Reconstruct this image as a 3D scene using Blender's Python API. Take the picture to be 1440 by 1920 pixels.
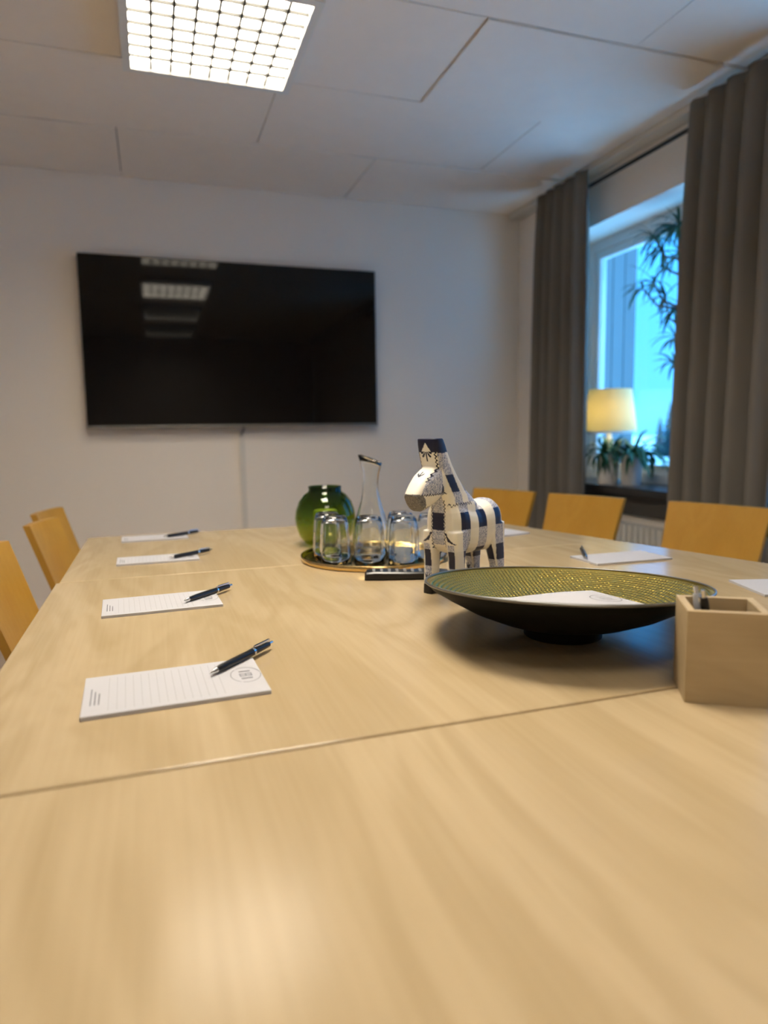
import bpy, bmesh, math, random
import numpy as np
from mathutils import Vector, Matrix, Euler

for o in list(bpy.data.objects):
    bpy.data.objects.remove(o)
scene = bpy.context.scene
COL = scene.collection
PI = math.pi

# ------------------------------------------------------------------ camera
EYE = Vector((0.0, 0.0, 1.06))
YAW, PITCH, ROLL = (math.radians(a) for a in (18.581, -6.560, -0.812))
FPX = 1282.7
fw = Vector((math.sin(YAW) * math.cos(PITCH), math.cos(YAW) * math.cos(PITCH), math.sin(PITCH)))
r0 = Vector((math.cos(YAW), -math.sin(YAW), 0))
u0 = r0.cross(fw)
rt = r0 * math.cos(ROLL) + u0 * math.sin(ROLL)
up = -r0 * math.sin(ROLL) + u0 * math.cos(ROLL)
cam = bpy.data.cameras.new('camera')
cam.sensor_fit = 'AUTO'
cam.sensor_width = 36.0
cam.lens = 36.0 * FPX / 1920.0
cam.clip_start = 0.02
cam.clip_end = 500
cam.dof.use_dof = True
cam.dof.focus_distance = 1.14
cam.dof.aperture_fstop = 2.5
camo = bpy.data.objects.new('camera', cam)
COL.objects.link(camo)
camo.matrix_world = Matrix(((rt.x, up.x, -fw.x, EYE.x), (rt.y, up.y, -fw.y, EYE.y), (rt.z, up.z, -fw.z, EYE.z), (0, 0, 0, 1)))
scene.camera = camo

# ------------------------------------------------------------------ world: blue winter dusk sky
w = bpy.data.worlds.new('dusk_sky')
scene.world = w
w.use_nodes = True
nt = w.node_tree
nt.nodes.clear()
wo = nt.nodes.new('ShaderNodeOutputWorld')
bg = nt.nodes.new('ShaderNodeBackground')
tc = nt.nodes.new('ShaderNodeTexCoord')
sx = nt.nodes.new('ShaderNodeSeparateXYZ')
cr = nt.nodes.new('ShaderNodeValToRGB')
nt.links.new(tc.outputs['Generated'], sx.inputs[0])
nt.links.new(sx.outputs['Z'], cr.inputs[0])
cr.color_ramp.elements[0].position = 0.0
cr.color_ramp.elements[0].color = (0.09, 0.42, 1.0, 1)
cr.color_ramp.elements[1].position = 0.45
cr.color_ramp.elements[1].color = (0.035, 0.38, 1.0, 1)
nt.links.new(cr.outputs[0], bg.inputs[0])
bg.inputs[1].default_value = 2.6
nt.links.new(bg.outputs[0], wo.inputs[0])

# cold sun added beside the sky to brighten snow, sill and ceiling
sl = bpy.data.lights.new('snow_fill_sun', 'SUN')
sl.energy = 15.0
sl.color = (0.20, 0.56, 1.0)
sl.angle = math.radians(20)
slo = bpy.data.objects.new('snow_fill_sun', sl)
COL.objects.link(slo)
slo.location = (8, 0, 12)
slo.rotation_euler = Vector((-0.26, 0.16, -1.0)).to_track_quat('-Z', 'Y').to_euler()

vs = scene.view_settings
vs.view_transform = 'Standard'
vs.look = 'None'
vs.gamma = 1.0
vs.use_curve_mapping = False
vs.exposure = 0.0
LAMP_STRENGTH = 34.5


# ------------------------------------------------------------------ materials
def lin(c):
    return tuple(((v / 255) / 12.92 if v / 255 <= 0.04045 else ((v / 255 + 0.055) / 1.055) ** 2.4) for v in c)


def mat(name, color, rough=0.5, metal=0.0, spec=0.5, bump=None, noise=None, trans=0.0, ior=1.45, emit=None, coat=0.0):
    m = bpy.data.materials.new(name)
    m.use_nodes = True
    n = m.node_tree.nodes
    l = m.node_tree.links
    b = n['Principled BSDF']
    b.inputs['Base Color'].default_value = (*color, 1)
    b.inputs['Roughness'].default_value = rough
    b.inputs['Metallic'].default_value = metal
    b.inputs['Specular IOR Level'].default_value = spec
    b.inputs['IOR'].default_value = ior
    b.inputs['Transmission Weight'].default_value = trans
    b.inputs['Coat Weight'].default_value = coat
    if emit:
        b.inputs['Emission Color'].default_value = (*emit[0], 1)
        b.inputs['Emission Strength'].default_value = emit[1]
    if noise or bump:
        t = n.new('ShaderNodeTexCoord')
    if noise:      # (scale vec, amount)
        mp = n.new('ShaderNodeMapping')
        mp.inputs['Scale'].default_value = noise[0]
        nz = n.new('ShaderNodeTexNoise')
        nz.inputs['Scale'].default_value = 1
        nz.inputs['Detail'].default_value = 5
        mx = n.new('ShaderNodeMix')
        mx.data_type = 'RGBA'
        mx.inputs['A'].default_value = (*[c * (1 - noise[1]) for c in color], 1)
        mx.inputs['B'].default_value = (*[min(1, c * (1 + noise[1])) for c in color], 1)
        l.new(t.outputs['Object'], mp.inputs[0])
        l.new(mp.outputs[0], nz.inputs['Vector'])
        l.new(nz.outputs['Fac'], mx.inputs['Factor'])
        l.new(mx.outputs['Result'], b.inputs['Base Color'])
    if bump:       # (scale, strength, distance)
        nb = n.new('ShaderNodeTexNoise')
        nb.inputs['Scale'].default_value = bump[0]
        nb.inputs['Detail'].default_value = 4
        bp = n.new('ShaderNodeBump')
        bp.inputs['Strength'].default_value = bump[1]
        bp.inputs['Distance'].default_value = bump[2]
        l.new(t.outputs['Object'], nb.inputs['Vector'])
        l.new(nb.outputs['Fac'], bp.inputs['Height'])
        l.new(bp.outputs[0], b.inputs['Normal'])
    return m


def wood(name, c1, c2, rough, axis='Y', scale=1.0, coat=0.0, contrast=1.0, spec=0.5):
    """plain-sawn veneer: stretched noise distorted into soft cathedral figures"""
    m = bpy.data.materials.new(name)
    m.use_nodes = True
    n = m.node_tree.nodes
    l = m.node_tree.links
    b = n['Principled BSDF']
    b.inputs['Roughness'].default_value = rough
    b.inputs['Coat Weight'].default_value = coat
    b.inputs['Specular IOR Level'].default_value = spec
    t = n.new('ShaderNodeTexCoord')
    mp = n.new('ShaderNodeMapping')
    s = {'X': (1.2, 5, 5), 'Y': (5, 1.2, 5), 'Z': (5, 5, 1.2)}[axis]
    mp.inputs['Scale'].default_value = tuple(v * scale for v in s)
    l.new(t.outputs['Object'], mp.inputs[0])
    n1 = n.new('ShaderNodeTexNoise')
    n1.inputs['Scale'].default_value = 1.1
    n1.inputs['Detail'].default_value = 3
    n1.inputs['Distortion'].default_value = 1.1
    l.new(mp.outputs[0], n1.inputs['Vector'])
    k = n.new('ShaderNodeMath')
    k.operation = 'MULTIPLY'
    k.inputs[1].default_value = 26.0
    l.new(n1.outputs['Fac'], k.inputs[0])
    sn = n.new('ShaderNodeMath')
    sn.operation = 'SINE'
    l.new(k.outputs[0], sn.inputs[0])
    mp2 = n.new('ShaderNodeMapping')
    s2 = {'X': (4, 160, 160), 'Y': (160, 4, 160), 'Z': (160, 160, 4)}[axis]
    mp2.inputs['Scale'].default_value = s2
    l.new(t.outputs['Object'], mp2.inputs[0])
    n2 = n.new('ShaderNodeTexNoise')
    n2.inputs['Scale'].default_value = 1
    n2.inputs['Detail'].default_value = 4
    l.new(mp2.outputs[0], n2.inputs['Vector'])
    n3 = n.new('ShaderNodeTexNoise')
    n3.inputs['Scale'].default_value = 2.2
    n3.inputs['Detail'].default_value = 2
    l.new(mp.outputs[0], n3.inputs['Vector'])
    a1 = n.new('ShaderNodeMath')
    a1.operation = 'MULTIPLY_ADD'
    a1.inputs[1].default_value = 0.17 * contrast
    l.new(sn.outputs[0], a1.inputs[0])
    n2s = n.new('ShaderNodeMath')
    n2s.operation = 'MULTIPLY_ADD'
    n2s.inputs[1].default_value = 0.45
    n2s.inputs[2].default_value = 0.28
    l.new(n2.outputs['Fac'], n2s.inputs[0])
    l.new(n2s.outputs[0], a1.inputs[2])
    a2 = n.new('ShaderNodeMath')
    a2.operation = 'MULTIPLY_ADD'
    a2.inputs[1].default_value = 0.34
    a2.inputs[2].default_value = -0.17
    l.new(n3.outputs['Fac'], a2.inputs[0])
    a3 = n.new('ShaderNodeMath')
    a3.operation = 'ADD'
    l.new(a1.outputs[0], a3.inputs[0])
    l.new(a2.outputs[0], a3.inputs[1])
    mx = n.new('ShaderNodeMix')
    mx.data_type = 'RGBA'
    mx.inputs['A'].default_value = (*c1, 1)
    mx.inputs['B'].default_value = (*c2, 1)
    l.new(a3.outputs[0], mx.inputs['Factor'])
    l.new(mx.outputs['Result'], b.inputs['Base Color'])
    return m


def thin_glass(name, tint=(0.96, 0.98, 0.98)):
    m = bpy.data.materials.new(name)
    m.use_nodes = True
    n = m.node_tree.nodes
    l = m.node_tree.links
    n.clear()
    o = n.new('ShaderNodeOutputMaterial')
    tr = n.new('ShaderNodeBsdfTransparent')
    tr.inputs[0].default_value = (*tint, 1)
    gl = n.new('ShaderNodeBsdfGlossy')
    gl.inputs['Roughness'].default_value = 0.02
    lw = n.new('ShaderNodeLayerWeight')
    pw = n.new('ShaderNodeMath')
    pw.operation = 'POWER'
    pw.inputs[1].default_value = 5.0
    fr = n.new('ShaderNodeMath')
    fr.operation = 'MULTIPLY_ADD'
    fr.inputs[1].default_value = 0.9
    fr.inputs[2].default_value = 0.04
    l.new(lw.outputs['Facing'], pw.inputs[0])
    l.new(pw.outputs[0], fr.inputs[0])
    mx = n.new('ShaderNodeMixShader')
    l.new(fr.outputs[0], mx.inputs[0])
    l.new(tr.outputs[0], mx.inputs[1])
    l.new(gl.outputs[0], mx.inputs[2])
    l.new(mx.outputs[0], o.inputs[0])
    return m


M = {}
M['wall'] = mat('painted_wall', (0.88, 0.815, 0.74), 0.75, bump=(260, 0.25, 0.0008), spec=0.2)
M['floor'] = mat('beige_floor', (0.56, 0.46, 0.36), 0.95, noise=((60, 60, 60), 0.3), spec=0.1)
M['tile'] = mat('ceiling_tile', (0.89, 0.815, 0.74), 0.9, bump=(180, 0.35, 0.001), noise=((14, 14, 14), 0.03), spec=0.1)
M['void'] = mat('ceiling_void', (0.06, 0.055, 0.05), 0.9)
M['white_paint'] = mat('white_gloss_paint', (0.78, 0.78, 0.76), 0.35)
M['trim'] = mat('white_trim', (0.7, 0.67, 0.62), 0.5)
M['table'] = wood('birch_laminate', (0.365, 0.268, 0.143), (0.515, 0.405, 0.254), 0.19, 'Y', spec=0.2)
M['table_edge'] = mat('birch_edge', (0.72, 0.52, 0.28), 0.4)
M['steel'] = mat('grey_steel', (0.45, 0.45, 0.46), 0.35, 0.9)
M['chair'] = wood('honey_beech', (0.43, 0.215, 0.026), (0.54, 0.30, 0.048), 0.35, 'Z', 1.6, spec=0.4, contrast=0.6)
M['curtain'] = mat('taupe_fabric', (0.195, 0.178, 0.155), 0.9, bump=(900, 0.25, 0.0006), spec=0.1)
M['screen'] = mat('tv_screen', (0.002, 0.002, 0.0025), 0.045, spec=0.32)
M['tvbody'] = mat('tv_black', (0.008, 0.008, 0.009), 0.4)
M['tvtrim'] = mat('tv_silver_edge', (0.22, 0.22, 0.21), 0.35, 0.8)
M['logo'] = mat('tv_logo', (0.35, 0.35, 0.36), 0.4, 0.5)
M['black'] = mat('black_plastic', (0.008, 0.008, 0.009), 0.28)
M['chrome'] = mat('chrome', (0.75, 0.75, 0.76), 0.15, 1.0)
M['grey_plastic'] = mat('grey_plastic', (0.35, 0.36, 0.38), 0.35)
M['paper'] = mat('white_paper', (0.48, 0.48, 0.51), 0.7, spec=0.2)
M['ink'] = mat('grey_ink', (0.17, 0.17, 0.19), 0.7)
M['line_ink'] = mat('pale_ruled_ink', (0.36, 0.36, 0.38), 0.7)
M['box_wood'] = wood('pale_pine', (0.36, 0.265, 0.14), (0.50, 0.385, 0.225), 0.6, 'X', 2.0)
M['louvre'] = mat('louvre_satin', (0.045, 0.045, 0.04), 0.35)
for nm_, k_ in (('lamp_first', .52), ('lamp_second', 1.55), ('lamp_third', .42), ('lamp_fourth', .30)):
    M[nm_] = mat('fluorescent_panel', (0.9, 0.9, 0.85), 0.6, emit=((1.0, 0.89, 0.73), LAMP_STRENGTH * k_))
M['black_metal'] = mat('bowl_black', (0.004, 0.004, 0.004), 0.55, spec=0.12)
M['glass'] = mat('clear_glass', (0.97, 0.985, 0.98), 0.0, trans=1.0, ior=1.47)
M['pane'] = thin_glass('window_pane')
M['stone'] = mat('black_stone_sill', (0.012, 0.012, 0.013), 0.3)
M['radiator'] = mat('radiator_enamel', (0.62, 0.60, 0.56), 0.4)
M['ceramic'] = mat('white_ceramic', (0.75, 0.74, 0.72), 0.3)
M['leaf'] = mat('dark_green_leaf', (0.018, 0.075, 0.035), 0.5, noise=((40, 40, 40), 0.5))
M['fern'] = mat('fern_green', (0.02, 0.10, 0.05), 0.6, noise=((60, 60, 60), 0.5))
M['bark'] = mat('grey_bark', (0.22, 0.18, 0.14), 0.9, noise=((30, 30, 90), 0.5))
M['soil'] = mat('soil', (0.02, 0.014, 0.01), 1.0)
M['snow'] = mat('snow', (0.82, 0.84, 0.86), 0.8, noise=((0.3, 0.3, 0.3), 0.08))
M['board'] = mat('painted_cladding', (0.17, 0.175, 0.18), 0.7)
M['conifer'] = mat('conifer', (0.03, 0.05, 0.05), 0.9)
M['wax'] = mat('candle_wax', (0.85, 0.80, 0.62), 0.5)
M['brass'] = mat('brass_tray', (0.72, 0.52, 0.22), 0.16, 1.0)
M['rod'] = mat('dark_rod', (0.012, 0.011, 0.011), 0.4)


def shade_mat():
    m = bpy.data.materials.new('cream_lampshade')
    m.use_nodes = True
    n = m.node_tree.nodes
    l = m.node_tree.links
    n.clear()
    o = n.new('ShaderNodeOutputMaterial')
    d = n.new('ShaderNodeBsdfDiffuse')
    d.inputs[0].default_value = (0.86, 0.78, 0.48, 1)
    t = n.new('ShaderNodeBsdfTranslucent')
    t.inputs[0].default_value = (0.86, 0.76, 0.46, 1)
    mx = n.new('ShaderNodeMixShader')
    mx.inputs[0].default_value = 0.4
    l.new(d.outputs[0], mx.inputs[1])
    l.new(t.outputs[0], mx.inputs[2])
    l.new(mx.outputs[0], o.inputs[0])
    return m


M['shade'] = shade_mat()


def green_glass():
    """thin hand-blown vase: dark at the neck, yellow-green towards the foot"""
    m = thin_glass('green_blown_glass')
    n = m.node_tree.nodes
    l = m.node_tree.links
    t = n.new('ShaderNodeTexCoord')
    s = n.new('ShaderNodeSeparateXYZ')
    r = n.new('ShaderNodeValToRGB')
    k = n.new('ShaderNodeMath')
    k.operation = 'MULTIPLY'
    k.inputs[1].default_value = 1 / 0.168
    l.new(t.outputs['Object'], s.inputs[0])
    l.new(s.outputs['Z'], k.inputs[0])
    l.new(k.outputs[0], r.inputs[0])
    e = r.color_ramp.elements
    e[0].position = 0.0
    e[0].color = (0.76, 0.78, 0.28, 1)
    e[1].position = 0.92
    e[1].color = (0.26, 0.38, 0.17, 1)
    x = r.color_ramp.elements.new(0.45)
    x.color = (0.62, 0.72, 0.20, 1)
    tr = [q for q in n if q.type == 'BSDF_TRANSPARENT'][0]
    l.new(r.outputs[0], tr.inputs[0])
    return m


M['green'] = green_glass()


def hammered():
    m = mat('hammered_brass', (0.74, 0.56, 0.13), 0.24, 1.0)
    return m


M['hammered'] = hammered()


# ------------------------------------------------------------------ mesh helpers
def bx(bm, lo, hi, bevel=0.0):
    vs_ = [bm.verts.new((x, y, z)) for x in (lo[0], hi[0]) for y in (lo[1], hi[1]) for z in (lo[2], hi[2])]
    f = [(0, 1, 3, 2), (4, 6, 7, 5), (0, 4, 5, 1), (2, 3, 7, 6), (0, 2, 6, 4), (1, 5, 7, 3)]
    fs = [bm.faces.new([vs_[i] for i in q]) for q in f]
    if bevel:
        ed = list({e for q in fs for e in q.edges})
        bmesh.ops.bevel(bm, geom=ed, offset=bevel, segments=2, affect='EDGES', profile=0.7)


def box_bm(lo, hi, bevel=0.0):
    bm = bmesh.new()
    bx(bm, lo, hi, bevel)
    return bm


def rings(bm, rs, cap0=True, cap1=True, closed=True):
    """skin a list of equal-length vertex rings"""
    R = [[bm.verts.new(p) for p in r] for r in rs]
    n = len(R[0])
    for a, b in zip(R, R[1:]):
        for i in range(n if closed else n - 1):
            j = (i + 1) % n
            bm.faces.new((a[i], a[j], b[j], b[i]))
    if cap0:
        bm.faces.new(list(reversed(R[0])))
    if cap1:
        bm.faces.new(R[-1])
    return R


def lathe(prof, n=40, cx=0, cy=0, cap=False, fn=None):
    """prof: list of (r, z). closed outline profiles make solid walls"""
    bm = bmesh.new()
    rs = []
    for r, z in prof:
        ring = []
        for i in range(n):
            a = 2 * PI * i / n
            p = (cx + r * math.cos(a), cy + r * math.sin(a), z)
            ring.append(fn(p, r, z, a) if fn else p)
        rs.append(ring)
    rings(bm, rs, cap, cap)
    return bm


def tube(bm, pts, rad, n=8, cap=True):
    pts = [Vector(p) for p in pts]
    rs = []
    for i, p in enumerate(pts):
        t = (pts[min(i + 1, len(pts) - 1)] - pts[max(i - 1, 0)]).normalized()
        ref = Vector((0, 0, 1)) if abs(t.z) < 0.9 else Vector((1, 0, 0))
        a = t.cross(ref).normalized()
        b = a.cross(t)
        r = rad[i] if isinstance(rad, (list, tuple)) else rad
        rs.append([p + (a * math.cos(2 * PI * k / n) + b * math.sin(2 * PI * k / n)) * r for k in range(n)])
    rings(bm, rs, cap, cap)


def finish(bm):
    bmesh.ops.recalc_face_normals(bm, faces=bm.faces)
    return bm


def obj(name, bm, material, parent=None, smooth=False, loc=None, rot=None):
    if isinstance(bm, bpy.types.Mesh):
        me = bm
    else:
        finish(bm)
        me = bpy.data.meshes.new(name)
        bm.to_mesh(me)
        bm.free()
        me.materials.append(M[material] if isinstance(material, str) else material)
        if smooth:
            for p in me.polygons:
                p.use_smooth = True
            if smooth == 'auto':
                me.set_sharp_from_angle(angle=math.radians(35))
    o = bpy.data.objects.new(name, me)
    COL.objects.link(o)
    if parent:
        o.parent = parent
    if loc:
        o.location = loc
    if rot:
        o.rotation_euler = rot
    return o


def tag(o, label, cat, group=None):
    o['label'] = label
    o['category'] = cat
    if group:
        o['group'] = group
    return o


def thing(name, label, cat, loc=(0, 0, 0), rz=0, group=None):
    o = bpy.data.objects.new(name, None)
    o.empty_display_size = 0.05
    COL.objects.link(o)
    o.location = loc
    o.rotation_euler = (0, 0, rz)
    return tag(o, label, cat, group)


def struct(name, bm, m, parent=None, **k):
    o = obj(name, bm, m, parent, **k)
    if not parent:
        o['kind'] = 'structure'
    return o


# ------------------------------------------------------------------ room shell
XL, XR, YB, YF, ZC = -1.75, 2.25, 3.955, -2.0, 2.40
WY0, WY1, WZ0, WZ1 = 1.10, 3.52, 0.78, 2.125     # window opening
XG = 2.56                                          # outside face of the window wall

struct('floor', box_bm((XL - .15, YF - .15, -0.1), (XG, YB + .15, 0)), 'floor')
struct('wall_back', box_bm((XL - .15, YB, 0), (XG, YB + 0.15, 2.6)), 'wall')
struct('wall_left', box_bm((XL - .15, YF, 0), (XL, YB, 2.6)), 'wall')
struct('wall_front', box_bm((XL - .15, YF - 0.15, 0), (XG, YF, 2.6)), 'wall')
bm = bmesh.new()
bx(bm, (XR, YF, 0), (XG, WY0, 2.6))
bx(bm, (XR, WY1, 0), (XG, YB, 2.6))
bx(bm, (XR, WY0, 0), (XG, WY1, WZ0 - 0.035))
bx(bm, (XR, WY0, WZ1), (XG, WY1, 2.6))
struct('wall_right', bm, 'wall')
struct('trim_1', box_bm((2.175, YF, 2.368), (XR, YB, 2.3985), 0.003), 'trim')
struct('baseboard_back', box_bm((XL, YB - 0.014, 0), (XR, YB, 0.07), 0.003), 'white_paint')
struct('baseboard_left', box_bm((XL, YF, 0), (XL + 0.014, YB - .014, 0.07), 0.003), 'white_paint')

# ceiling: a dark void slab carrying hung tiles, two to one, in running bond
ceil = struct('ceiling', box_bm((XL, YF, 2.43), (XR, YB, 2.6)), 'void')
G = 0.0022
random.seed(4)
FX0, FX1 = -0.032, 0.562
rows = [(3.355, 3.955, [-1.28, -0.08, 1.11]), (2.755, 3.355, [-0.67, 0.53, 1.675]), (2.155, 2.755, [-1.24, FX0 + .001, FX1 - .001, 1.107]),
        (1.555, 2.155, [-0.716, 0.484, 1.684]), (0.955, 1.555, [-1.24, FX0 + .001, FX1 - .001, 1.107]), (0.355, 0.955, [-0.716, 0.484, 1.684]),
        (-0.245, 0.355, [-1.24, FX0 + .001, FX1 - .001, 1.107]), (-0.845, -0.245, [-0.716, 0.484, 1.684]), (-1.445, -0.845, [-1.24, FX0 + .001, FX1 - .001, 1.107]),
        (-2.0, -1.445, [-0.716, 0.484, 1.684])]
for k, (ya, yb, js) in enumerate(rows):
    xs = [XL] + js + [XR]
    for a, b in zip(xs, xs[1:]):
        if abs(a - (FX0 + .001)) < 1e-6:
            continue
        dz = random.uniform(-0.0015, 0.0015) + (-0.005 if k == 2 and b > 1.2 else 0)
        obj('ceiling_tile', box_bm((a + G, ya + 1.8 * G, 2.40 + dz), (b - G, yb - 1.8 * G, 2.42 + dz), 0.0025), 'tile', ceil)


# ceiling light fittings
def light_fixture(yc, label, glow):
    x0, x1, y0, y1 = FX0, FX1, yc - 0.295, yc + 0.295
    zb = 2.352
    t = thing('ceiling_light', label, 'ceiling light', ((x0 + x1) / 2, yc, zb), 0, 'louvred ceiling lights in a row')
    hw = (x1 - x0) / 2
    hl = 0.295
    fwid = 0.028
    bm = bmesh.new()
    bx(bm, (-hw, -hl, 0), (-hw + fwid, hl, 0.078))
    bx(bm, (hw - fwid, -hl, 0), (hw, hl, 0.078))
    bx(bm, (-hw + fwid, -hl, 0), (hw - fwid, -hl + fwid, 0.078))
    bx(bm, (-hw + fwid, hl - fwid, 0), (hw - fwid, hl, 0.078))
    obj('frame', bm, 'white_paint', t)
    iw, il = hw - fwid, hl - fwid
    obj('light_panel', box_bm((-iw, -il, 0.033), (iw, il, 0.045)), glow, t)
    nb = 8
    for i in range(1, nb):
        x = -iw + 2 * iw * i / nb
        obj('louvre_blade', box_bm((x - .0044, -il, 0.005), (x + .0044, il, 0.026)), 'louvre', t)
    for i in range(1, nb):
        y = -il + 2 * il * i / nb
        obj('cross_blade', box_bm((-iw, y - .0026, 0.007), (iw, y + .0026, 0.018)), 'louvre', t)
    return t


light_fixture(2.455, 'square louvred ceiling light nearest the television wall', 'lamp_first')
light_fixture(1.255, 'second louvred ceiling light from the television wall, reflected in the screen', 'lamp_second')
light_fixture(0.055, 'third louvred ceiling light from the television wall, reflected in the screen', 'lamp_third')
light_fixture(-1.145, 'fourth louvred ceiling light from the television wall', 'lamp_fourth')

# ------------------------------------------------------------------ window
win = bpy.data.objects.new('window_1', None)
COL.objects.link(win)
win.location = (2.49, (WY0 + WY1) / 2, WZ0)
win['kind'] = 'structure'
WL = (WY1 - WY0) / 2
WH = WZ1 - WZ0


def wpart(name, lo, hi, m='white_paint', bevel=0.004):
    return obj(name, box_bm(lo, hi, bevel), m, win)


FR = 0.055
wpart('frame_stile', (-.03, -WL, 0), (.04, -WL + FR, WH))
wpart('frame_stile', (-.03, WL - FR, 0), (.04, WL, WH))
wpart('frame_rail', (-.03, -WL + FR, 0), (.04, WL - FR, FR))
wpart('frame_rail', (-.03, -WL + FR, WH - FR), (.04, WL - FR, WH))
MY = 2.20 - (WY0 + WY1) / 2
wpart('mullion', (-.03, MY - .04, FR), (.04, MY + .04, WH - FR))
for a, b in ((-WL + FR, MY - .04), (MY + .04, WL - FR)):
    s = 0.042
    wpart('sash_stile', (-.018, a, FR), (.026, a + s, WH - FR))
    wpart('sash_stile', (-.018, b - s, FR), (.026, b, WH - FR))
    wpart('sash_rail', (-.018, a + s, FR), (.026, b - s, FR + s))
    wpart('sash_rail', (-.018, a + s, WH - FR - s), (.026, b - s, WH - FR))
    wpart('pane', (.002, a + s, FR + s), (.006, b - s, WH - FR - s), 'pane', 0)
sill = obj('window_sill', box_bm((2.185, WY0 - .03, WZ0 - .035), (2.47, WY1 - 0.001, WZ0), .003), 'stone')
sill['kind'] = 'structure'
struct('under_sill_shade', box_bm((2.232, WY0, .640), (XR - .0005, WY1, WZ0 - .036), .002), mat('sill_shade_strip', (.06, .055, .05), .6))  # added dark strip: shade on the wall below the sill, put into its colour
# ------------------------------------------------------------------ outside
g = obj('snowy_ground', box_bm((XG, -60, -0.75), (160, 160, -0.65)), 'snow')
g['kind'] = 'structure'
t = thing('cladding_wing', 'pale vertical board cladding of the building outside the window', 'building', (2.62, 3.90, -0.65))
for i in range(5):
    x = 0.02 + i * 0.094
    obj('cladding_board', box_bm((x, 0, 0), (x + .088, .03, 4.0), .004), 'board', t)
obj('backing', box_bm((0, .03, 0), (.485, .16, 4.0)), 'void', t)


def conifer(loc, h, label):
    t = thing('conifer_tree', label, 'tree', loc, 0, 'far conifers beyond the snow')
    bm = bmesh.new()
    tube(bm, [(0, 0, 0), (0, 0, h * .9)], [h * .02, h * .006])
    obj('trunk', bm, 'bark', t)
    rng = random.Random(int(loc[0] * 10))
    bm = bmesh.new()
    for k in range(9):
        z = h * (.10 + .1 * k)
        R = h * .2 * (1 - k / 9.5)
        n = 14
        rs = [[(R * (1 + .25 * (i % 2)) * math.cos(2 * PI * i / n), R * (1 + .25 * (i % 2)) * math.sin(2 * PI * i / n), z + rng.uniform(-.01, .01) * h) for i in range(n)],
              [(R * .15 * math.cos(2 * PI * i / n), R * .15 * math.sin(2 * PI * i / n), z + h * .14) for i in range(n)]]
        rings(bm, rs)
    obj('branches', bm, 'conifer', t)


conifer((25.0, 28.5, -.65), 3.0, 'tallest dark conifer far outside across the snow')
conifer((27, 31.6, -.65), 2.3, 'shorter dark conifer beside the tall one across the snow')
conifer((34, 30.5, -.65), 3.6, 'lone dark conifer far across the snow beyond the second curtain')

# ------------------------------------------------------------------ radiator
t = thing('radiator', 'cream enamelled column radiator under the window', 'radiator', (2.185, 2.6, 0))
for i in range(30):
    y = -0.60 + i * 0.041
    obj('radiator_section', box_bm((-.03, y, .16), (.03, y + .032, .61), .010), 'radiator', t, smooth='auto')
obj('top_pipe', box_bm((-.018, -.60, .565), (.018, .625, .590), .004), 'radiator', t)
obj('bottom_pipe', box_bm((-.018, -.60, .18), (.018, .625, .205), .004), 'radiator', t)
for y in (-.5, .5):
    obj('foot', box_bm((-.015, y, 0), (.015, y + .03, .185)), 'radiator', t)


# ------------------------------------------------------------------ curtains and rod
def curtain(label, y0t, y1t, y0b, y1b, npleat, seed):
    rng = random.Random(seed)
    t = thing('curtain', label, 'curtain', (2.105, (y0b + y1b) / 2, 0))
    yc = (y0b + y1b) / 2
    ns, nz = npleat * 16, 40
    ph = [rng.uniform(-.5, .5) for _ in range(npleat + 2)]
    am = [rng.uniform(.7, 1.25) for _ in range(npleat + 2)]
    bm = bmesh.new()
    grid = []
    ZT = 2.345
    for j in range(nz + 1):
        v = j / nz
        z = 0.012 + (ZT - .012) * v
        row = []
        for i in range(ns + 1):
            s = i / ns
            k = s * npleat
            ki = int(min(k, npleat - 1e-6))
            f = k - ki
            a = am[ki] * (1 - f) + am[ki + 1] * f
            p = ph[ki] * (1 - f) + ph[ki + 1] * f
            loose = (1 - v) ** .6
            wave = math.sin(2 * PI * k + p * 2.2 * loose + .4 * math.sin(3 * v + k))
            sharp = max(0, (v - .86) / .14)                     # pinched heading
            wv = wave * (1 - .35 * sharp) + .2 * loose * math.sin(4 * PI * k + 1.3)
            x = (.030 + .010 * loose) * a * wv
            y0 = y0t * v + y0b * (1 - v)
            y1 = y1t * v + y1b * (1 - v)
            y = y0 + (y1 - y0) * s + .006 * math.cos(2 * PI * k + p) * (0.4 + loose) - yc
            row.append(bm.verts.new((x, y, z)))
        grid.append(row)
    for j in range(nz):
        for i in range(ns):
            bm.faces.new((grid[j][i], grid[j][i + 1], grid[j + 1][i + 1], grid[j + 1][i]))
    o = obj('cloth', bm, 'curtain', t, smooth=True)
    s = o.modifiers.new('thickness', 'SOLIDIFY')
    s.thickness = .003
    bm = bmesh.new()
    gr = []
    for j, z in enumerate((2.315, 2.352)):
        gr.append([bm.verts.new((.001 + (.020 * am[min(int(i / 16), npleat)]) * math.sin(2 * PI * i / 16 + .4 * math.sin(3 + i / 16)) * .65 + .0025, y0t + (y1t - y0t) * i / ns - yc, z)) for i in range(ns + 1)])
    for i in range(ns):
        bm.faces.new((gr[0][i], gr[0][i + 1], gr[1][i + 1], gr[1][i]))
    o = obj('heading_tape', bm, 'curtain', t, smooth=True)
    s = o.modifiers.new('thickness', 'SOLIDIFY')
    s.thickness = .002
    return t


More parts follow.
